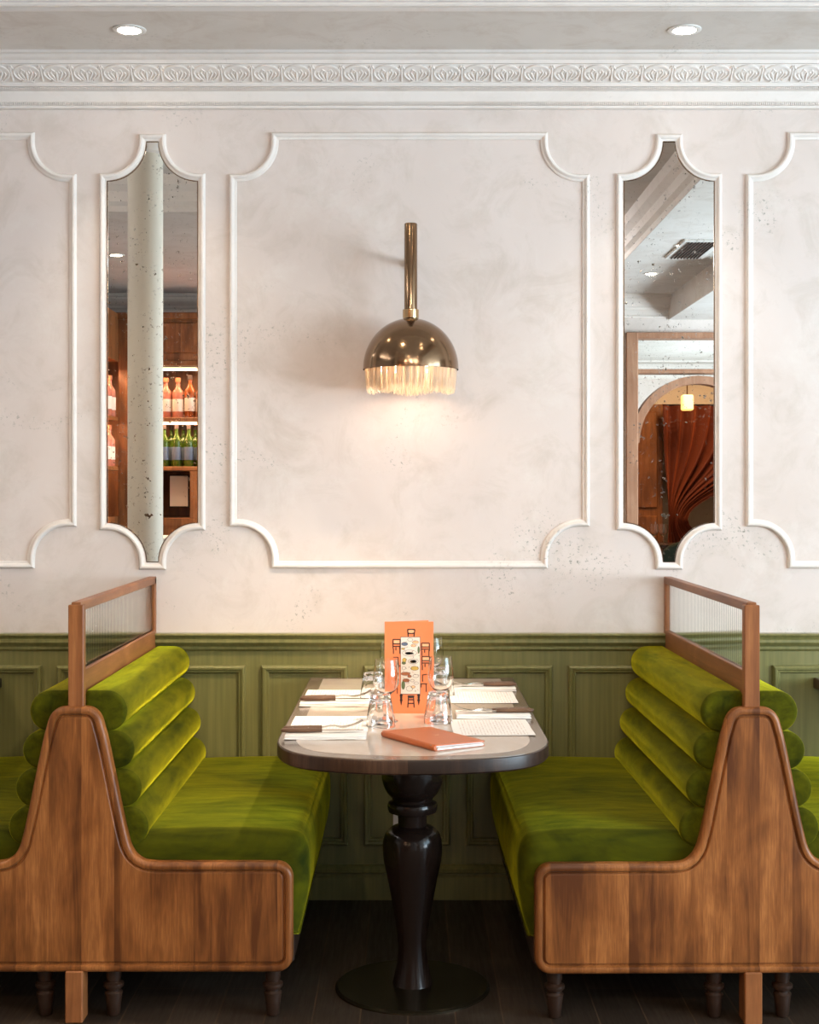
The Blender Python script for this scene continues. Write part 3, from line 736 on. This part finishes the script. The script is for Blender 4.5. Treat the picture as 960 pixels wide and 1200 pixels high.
NH = .0105
napkin(-.210, -1.182, .0, 'folded white napkin at the near left place under a knife and fork')
napkin(-.214, -.630, .0, 'folded white napkin at the far left place under a knife and fork')
napkin(.238, -.852, .0, 'folded white napkin at the near right place under a knife and fork')
napkin(.238, -.315, .0, 'folded white napkin at the far right place under a knife and fork')
def handle(mb, l=.10):
    lps = []
    for u, w, h in ((0, .004, .003), (.003, .0075, .005), (.02, .0085, .0062), (.06, .0078, .006), (.09, .0066, .0055), (l, .006, .005)):
        lps.append([(u, w * math.cos(a), .006 + h * math.sin(a)) for a in [2 * PI * i / 12 for i in range(12)]])
    mb.loops(lps)
def ribbon(mb, pts, th=.0016):   # (x, y, z, halfwidth)
    lps = []
    for x, y, z, w in pts: lps.append([(x, y - w, z - th / 2), (x, y + w, z - th / 2), (x, y + w, z + th / 2), (x, y - w, z + th / 2)])
    mb.loops(lps)
def fork(label, loc, rz):
    t = thing('fork', label, 'fork', loc, rz, None)
    mb = MB(); handle(mb); h = mb.build('handle', M_handle, t, 60)
    mb = MB(); 
    for u in (.03, .07): mb.lathe([(.0016, .0), (.0016, .001)], (u, 0, .0115), 10)
    mb.build('rivet', M_steel, h)
    mb = MB(); ribbon(mb, [(.098, 0, .006, .005), (.108, 0, .007, .0035), (.120, 0, .0095, .0028), (.135, 0, .009, .003), (.146, 0, .006, .007), (.155, 0, .005, .0115), (.165, 0, .0065, .012)], .0034)
    for k in range(4):
        y = -.0102 + k * .0068; ribbon(mb, [(.164, y, .0065, .0018), (.180, y, .010, .0015), (.195, y, .0155, .0013), (.207, y, .0225, .0007)], .0018)
    mb.build('fork_head', M_steel, t, 50); return t
def knife(label, loc, rz):
    t = thing('knife', label, 'knife', loc, rz, None)
    mb = MB(); handle(mb, .105); h = mb.build('handle', M_handle, t, 60)
    mb = MB()
    for u in (.03, .07): mb.lathe([(.0016, .0), (.0016, .001)], (u, 0, .0115), 10)
    mb.build('rivet', M_steel, h)
    mb = MB(); ribbon(mb, [(.103, 0, .006, .0055), (.112, 0, .006, .006), (.125, .0005, .006, .0085), (.160, .001, .006, .009), (.190, .003, .0055, .0075), (.206, .006, .005, .0035), (.212, .008, .005, .0006)], .0018)
    mb.build('blade', M_steel, t, 50); return t
cz0 = TZ + NH + .0006
knife('wood handled knife on the near left napkin', (-.325, -1.186, cz0), .03); fork('wood handled fork on the near left napkin', (-.322, -1.155, cz0 + .0), .16)
knife('wood handled knife on the far left napkin', (-.318, -.636, cz0), .02); fork('wood handled fork on the far left napkin', (-.315, -.606, cz0), .16)
knife('wood handled knife on the near right napkin', (.352, -.856, cz0), PI + .02); fork('wood handled fork on the near right napkin', (.335, -.832, cz0), PI + .14)
knife('wood handled knife on the far right napkin', (.345, -.320, cz0), PI + .02); fork('wood handled fork on the far right napkin', (.338, -.292, cz0), PI + .14)

# ------------------------------------------------------------------ glasses
def wineglass(label, x, y, src=None):
    if src: return dup(src, (x, y, TZ), 0, label)
    o = MB()
    out = [(.0001, .0), (.031, .0), (.0325, .0015), (.030, .003), (.012, .006), (.005, .012), (.0036, .025), (.0034, .055), (.005, .068), (.016, .076), (.029, .088), (.0352, .104), (.0362, .118), (.0345, .140), (.0315, .160), (.0298, .170)]
    inn = [(.0288, .170), (.0305, .160), (.0335, .140), (.0351, .118), (.0341, .105), (.028, .0895), (.015, .078), (.0001, .0745)]
    pr = catmull(out[:2], 1)[:1] + out[1:] + inn
    o.lathe(pr, n=40)
    ob = o.build('wine_glass', M_glass, None, 60, (x, y, TZ))
    return tag(ob, label, 'glass', None)
def tumbler(label, x, y, src=None):
    if src: return dup(src, (x, y, TZ), .2, label)
    n = 54; lps = []
    # stands on its rim, thick foot upwards, nine flutes around the body
    outer = [(.0385, 0, 0), (.0392, .002, 0), (.0385, .018, 0), (.0372, .028, .2), (.0345, .045, 1), (.0310, .065, 1), (.0285, .078, .7), (.0270, .0835, .2), (.024, .086, 0), (.0001, .0855, 0)]
    inner = [(.0365, 0, 0), (.0362, .018, 0), (.0335, .040, .6), (.029, .060, .6), (.025, .070, .3), (.018, .074, 0), (.0001, .075, 0)]
    def ring(r, z, f): return [(r * (1 - .10 * f * abs(math.cos(4.5 * 2 * PI * i / n))) * math.cos(2 * PI * i / n), r * (1 - .10 * f * abs(math.cos(4.5 * 2 * PI * i / n))) * math.sin(2 * PI * i / n), z) for i in range(n)]
    for r, z, f in reversed(inner): lps.append(ring(r, z, f))
    for r, z, f in outer: lps.append(ring(r, z, f))
    ob = MB().loops(lps).build('tumbler', M_glass, None, 60, (x, y, TZ))
    return tag(ob, label, 'glass', None)
w0 = wineglass('stemmed wine glass at the near left, just behind the upturned tumbler', -.059, -.940)
wineglass('stemmed wine glass half hidden behind the left edge of the orange card', -.050, -.470, w0)
wineglass('stemmed wine glass right of the orange card, nearer of the two', .092, -.885, w0)
wineglass('tallest looking far wine glass behind the right edge of the orange card', .077, -.350, w0)
for i, (gx, gl) in enumerate(((2.085, 'wine glass on the dark round table, the left of two in the right mirror'), (2.160, 'wine glass on the dark round table, the right of two in the right mirror'))):
    g_ = wineglass(gl, gx, -7.20, w0); g_.location = (gx, -7.20, .931)
t0 = tumbler('upturned fluted tumbler at the near left, closest to the leather folder', -.072, -1.025)
tumbler('upturned fluted tumbler at the far left place, left of the wine glasses', -.105, -.560, t0)
tumbler('upturned fluted tumbler right of the orange card, nearer one', .083, -.965, t0)
tumbler('upturned fluted tumbler at the far right place', .105, -.450, t0)

# ------------------------------------------------------------------ orange card
card = thing('drinks_menu_card', 'standing orange card printed with a laid table and chairs', 'menu card', (.0035, -.800, TZ), 0)
cw, chh = .0692, .260
mb = MB().box(-cw, cw, -.0012, 0, 0, chh); mb.build('front_leaf', M_orange, card)
mb = MB().loops([[(-cw, 0, z), (-cw + .0012, .0006, z), (cw * .8 + .001, .055, z), (cw * .8, .056, z)] for z in (0, chh - .001)]); mb.build('back_leaf', M_orange, card)
art = MB(); YA = -.0013
def q(pts, mi, lay=1):                      # flat printed shape in card pixels (crop 825x1200 at 7.5x)
    art.cur = mi; n_ = len(pts)
    P = [((px / 7.5 + 430 - VX) / 413.4 - .0035, YA - .00012 * lay, (TZ * 0) + (838 - (py / 7.5 + 720)) / 413.4 + .001) for px, py in pts]
    art.add(P, [tuple(range(n_))])
def ln(a, b, w, mi, lay=2):
    dx, dy = b[0] - a[0], b[1] - a[1]; l_ = math.hypot(dx, dy) or 1; nx, ny = -dy / l_ * w / 2, dx / l_ * w / 2
    q([(a[0] + nx, a[1] + ny), (b[0] + nx, b[1] + ny), (b[0] - nx, b[1] - ny), (a[0] - nx, a[1] - ny)], mi, lay)
def el(cx, cy, rx, ry, mi, lay=3, rot=0, n_=14):
    q([(cx + rx * math.cos(a) * math.cos(rot) - ry * math.sin(a) * math.sin(rot), cy + rx * math.cos(a) * math.sin(rot) + ry * math.sin(a) * math.cos(rot)) for a in [2 * PI * i / n_ for i in range(n_)]], mi, lay)
INK, CR, YE, GR, RE, BL, PE = range(7)
q([(296, 215), (470, 215), (470, 720), (296, 720)], INK, 2); q([(299, 219), (467, 219), (467, 716), (299, 716)], CR, 3)
def side_chair(x0, x1, y0, s):
    w = x1 - x0
    for a, b in (((x0, y0), (x1, y0)), ((x0, y0), (x0, y0 + 95 * s)), ((x1, y0), (x1, y0 + 95 * s)), ((x0, y0 + 45 * s), (x1, y0 + 45 * s)), ((x0, y0 + 72 * s), (x1, y0 + 72 * s)),
                 ((x0 + 4, y0 + 95 * s), (x0 + 4, y0 + 150 * s)), ((x1 - 4, y0 + 80 * s), (x1 - 4, y0 + 150 * s)), ((x0 + w * .4, y0 + 80 * s), (x0 + w * .4, y0 + 115 * s))): ln(a, b, 9, INK)
    q([(x0 + 8, y0 + 8), (x1 - 8, y0 + 8), (x1 - 8, y0 + 40 * s), (x0 + 8, y0 + 40 * s)], PE, 1)
side_chair(230, 294, 238, .85); side_chair(480, 550, 270, .75); side_chair(484, 552, 388, .8)
for a, b in (((232, 395), (275, 395)), ((275, 395), (282, 560)), ((262, 470), (296, 470)), ((268, 560), (268, 715)), ((490, 550), (528, 545)), ((490, 550), (490, 610)), ((472, 628), (530, 628)), ((522, 628), (522, 700)), ((478, 628), (478, 660))): ln(a, b, 8, INK)
for a, b in (((358, 150), (422, 150)), ((358, 150), (364, 213)), ((422, 150), (414, 213)), ((362, 185), (416, 185)), ((358, 735), (418, 735)), ((366, 740), (360, 838)), ((410, 740), (416, 838)), ((362, 800), (414, 800)), ((366, 768), (410, 768))): ln(a, b, 10, INK)
el(390, 168, 26, 14, PE, 3); el(388, 742, 30, 12, INK, 4)
for x in (302, 456):
    for y, r in ((730, 14), (750, 11), (772, 13), (792, 7), (804, 4)): el(x, y, r, 13, INK, 4)
for cx_, cy_, rx, ry, m_ in ((380, 240, 22, 13, CR), (332, 278, 27, 14, BL), (428, 262, 26, 12, PE), (410, 292, 22, 10, PE), (375, 358, 62, 26, CR), (372, 360, 38, 12, BL), (330, 420, 16, 18, YE), (325, 445, 16, 12, GR), (408, 430, 44, 22, CR), (408, 432, 30, 14, YE),
                             (420, 492, 34, 17, YE), (325, 490, 14, 14, CR), (340, 540, 40, 14, RE), (375, 562, 16, 10, RE), (430, 560, 24, 12, CR), (345, 598, 30, 14, RE), (320, 640, 14, 36, GR), (400, 600, 15, 10, CR), (434, 622, 20, 10, CR), (375, 670, 28, 22, CR), (408, 655, 16, 10, PE), (318, 320, 14, 6, YE), (455, 330, 7, 30, GR)):
    el(cx_, cy_, rx + 2.5, ry + 2.5, INK, 4); el(cx_, cy_, rx, ry, m_, 5)
rr = random.Random(3)
for i in range(46):
    x, y = rr.uniform(308, 452), rr.uniform(240, 690); a = rr.uniform(0, 3); ln((x, y), (x + 14 * math.cos(a), y + 14 * math.sin(a)), 3, rr.choice([INK, INK, RE, GR]), 6)
art.build('printed_picture', [M_ink, M_cream, M_yel, M_grn, M_red, M_blu, M_peach], card)

# leather folder
A = Vector((-.066, -1.180)); ang = math.atan2(-.205, .130)
fo = thing('leather_folder', 'tan orange leather bill folder lying at the near end of the table', 'folder', (A.x, A.y, TZ), ang)
W_, D_ = .248, .148
def slab(mb, x0, x1, y0, y1, z0, z1, tilt=0.0, r=.004):
    pts = corner(x1 - r, y1 - r, r, 0, PI / 2, 3) + corner(x0 + r, y1 - r, r, PI / 2, PI, 3) + corner(x0 + r, y0 + r, r, PI, 3 * PI / 2, 3) + corner(x1 - r, y0 + r, r, 3 * PI / 2, 2 * PI, 3)
    mb.loops([[(x, y, z + tilt * y / D_) for x, y in pts] for z in (z0, z1)])
mb = MB(); slab(mb, 0, W_, 0, D_, 0, .0022); mb.build('back_cover', M_leather, fo)
mb = MB(); slab(mb, 0, W_, 0, D_, .0125, .0150, -.003); mb.build('front_cover', M_leather, fo)
mb = MB(); lps = []
for u in [0, .003, .03, .12, .218, .245, W_]:
    rr_ = .0072 if 0 < u < W_ else .006
    lps.append([(u, .003 - rr_ * 1.1 * math.cos(a), .0075 + (.0078 if 0 < u < W_ else .006) * math.sin(a)) for a in [-PI / 2 + PI * i / 10 for i in range(11)]])
mb.loops(lps); mb.build('spine', M_leather, fo, 50)
mb = MB(); slab(mb, .004, W_ + .004, .004, D_ - .008, .003, .0075, -.001, .001); slab(mb, .010, W_ - .006, .006, D_ - .004, .0085, .0115, -.002, .001); mb.build('papers', M_linen, fo)
mb = MB()
for u in (.014, W_ - .014): mb.lathe([(.003, 0), (.003, .001)], (u, -.0035, .013), 12)
mb.build('rivets', M_steel, fo)
mb = MB()
for i, (u, l_) in enumerate(((.0, .020), (.006, .030), (.012, .016))): mb.box(.112 + u, .1145 + u, .066, .066 + l_, .0128, .0133)
mb.build('cover_emblem', M_stitch, fo)

# ------------------------------------------------------------------ wall lamp
lx, ly = (481.5 - VX) / 358.0, -.172
sc = F / (DW + ly)
def lz(py): return CZ + (VY - py) / sc
lamp = thing('wall_lamp', 'bronze dome wall lamp with cream fringe on a vertical pipe', 'wall lamp', (lx, 0, 0))
MB().lathe([(.0215, lz(366)), (.0215, lz(263)), (.020, lz(262)), (.0001, lz(262))], (0, ly, 0), 32).build('pipe', M_bronze, lamp, 40)
MB().lathe([(.026, lz(373)), (.0265, lz(372)), (.0265, lz(363)), (.0225, lz(362.5))], (0, ly, 0), 32).build('collar', M_brassd, lamp, 40)
MB().tube([(0, ly + .015, lz(300)), (0, -.004, lz(300))], .0105, 16).build('wall_arm', M_bronze, lamp, 60)
o = MB().lathe([(.020, 0), (.020, .01), (.018, .012)], (0, 0, 0), 32).build('wall_plate', M_bronze, lamp, 40); o.rotation_euler = (PI / 2, 0, 0); o.location = (0, 0, lz(300))
R = 56 / sc; zb = lz(432); H = lz(373) - zb
dm = [(R * math.cos(a), zb + H * math.sin(a)) for a in [PI / 2 * i / 24 for i in range(25)]]; dm[-1] = (.0001, zb + H)
dm = [(R, zb - .004)] + dm
di = [((R - .004) * math.cos(a), zb + (H - .004) * math.sin(a)) for a in [PI / 2 * i / 24 for i in range(25)]]; di[-1] = (.0001, zb + H - .004)
MB().lathe(dm + list(reversed(di)) + [(R - .004, zb - .004)], (0, ly, 0), 72, False, False).build('dome_shade', M_bronze, lamp, 50)
mb = MB(); rr = random.Random(5)
for i in range(1350):
    a = rr.uniform(0, 2 * PI); r0 = R - .006 - rr.uniform(0, .006); ln_ = .068 + rr.uniform(-.012, .010) + .005 * math.sin(5 * a); r1 = r0 - rr.uniform(.004, .012); j = rr.uniform(-.03, .03)
    mb.tube([(r0 * math.cos(a), ly + r0 * math.sin(a), zb + .004), ((r0 - .002) * math.cos(a + j * .3), ly + (r0 - .002) * math.sin(a + j * .3), zb - ln_ * .5), (r1 * math.cos(a + j), ly + r1 * math.sin(a + j), zb - ln_)], .0013, 3, False)
mb.build('fringe', M_fringe, lamp, 0, None, 'stuff')
MB().lathe([(.0001, zb + .014), (.014, zb + .02), (.02, zb + .034), (.018, zb + .05), (.012, zb + .065), (.012, zb + .08), (.0001, zb + .081)], (0, ly, 0), 24).build('bulb', M_bulb, lamp, 60)
rg = R - .030  # glowing ring added inside the dome rim to brighten the fringe
MB().loops([[((rg + .005 * math.cos(b)) * math.cos(a), ly + (rg + .005 * math.cos(b)) * math.sin(a), zb + .002 + .005 * math.sin(b)) for b in [2 * PI * k / 8 for k in range(8)]] for a in [2 * PI * i / 48 for i in range(48)]], closed=True).build('fringe_fill_ring', M_ring, lamp, 60)
l = bpy.data.lights.new('bulb_glow', 'POINT'); l.energy = .3; l.color = (1, .74, .48); l.shadow_soft_size = .03
o = bpy.data.objects.new('bulb_glow', l); COL.objects.link(o); o.parent = lamp; o.location = (0, ly, zb - .01)

# ------------------------------------------------------------------ daylight, added fill lights, world, camera
area('window_daylight', (XR + .12, (WY0 + WY1) / 2, (WZ0 + WZ1) / 2), (0, PI / 2, 0), WZ1 - WZ0, WY1 - WY0, 215, (.60, .84, 1.0))
area('ceiling_fill', (XR + .05, (WY0 + WY1) / 2, WZ0 + .5), (0, math.radians(125), 0), .9, WY1 - WY0, 110, (.85, .92, 1.0))  # added fill, tilted upwards to brighten the ceiling
area('tray_fill', (-3.1, -1.6, 2.88), (0, math.radians(-150), 0), .05, 1.8, 14, (.92, .95, 1.0))  # added fill for the tray ceiling, no fitting here
area('tray_fill', (.4, -4.5, 2.88), (math.radians(150), 0, 0), 1.6, .05, 16, (.92, .95, 1.0))  # second added fill, brightens the tray's rear end
area('lantern_glow', (2.6, -7.2, 2.7), (0, 0, 0), .5, .5, 30, (1, .62, .30))
w = bpy.data.worlds.new('World'); SC.world = w; w.use_nodes = True
w.node_tree.nodes['Background'].inputs[0].default_value = (.65, .80, 1, 1); w.node_tree.nodes['Background'].inputs[1].default_value = .6

cam = bpy.data.cameras.new('camera'); co = bpy.data.objects.new('camera', cam); COL.objects.link(co)
cam.lens = 50; cam.sensor_width = 36; cam.sensor_fit = 'AUTO'; cam.clip_start = .05
co.location = (0, -DW, CZ); co.rotation_euler = (PI / 2, 0, 0)
cam.shift_x = (480 - VX) / 1200; cam.shift_y = -(600 - VY) / 1200
SC.camera = co
vs = SC.view_settings; vs.view_transform = 'Standard'; vs.look = 'None'; vs.gamma = 1; vs.exposure = 0.36; vs.use_curve_mapping = False
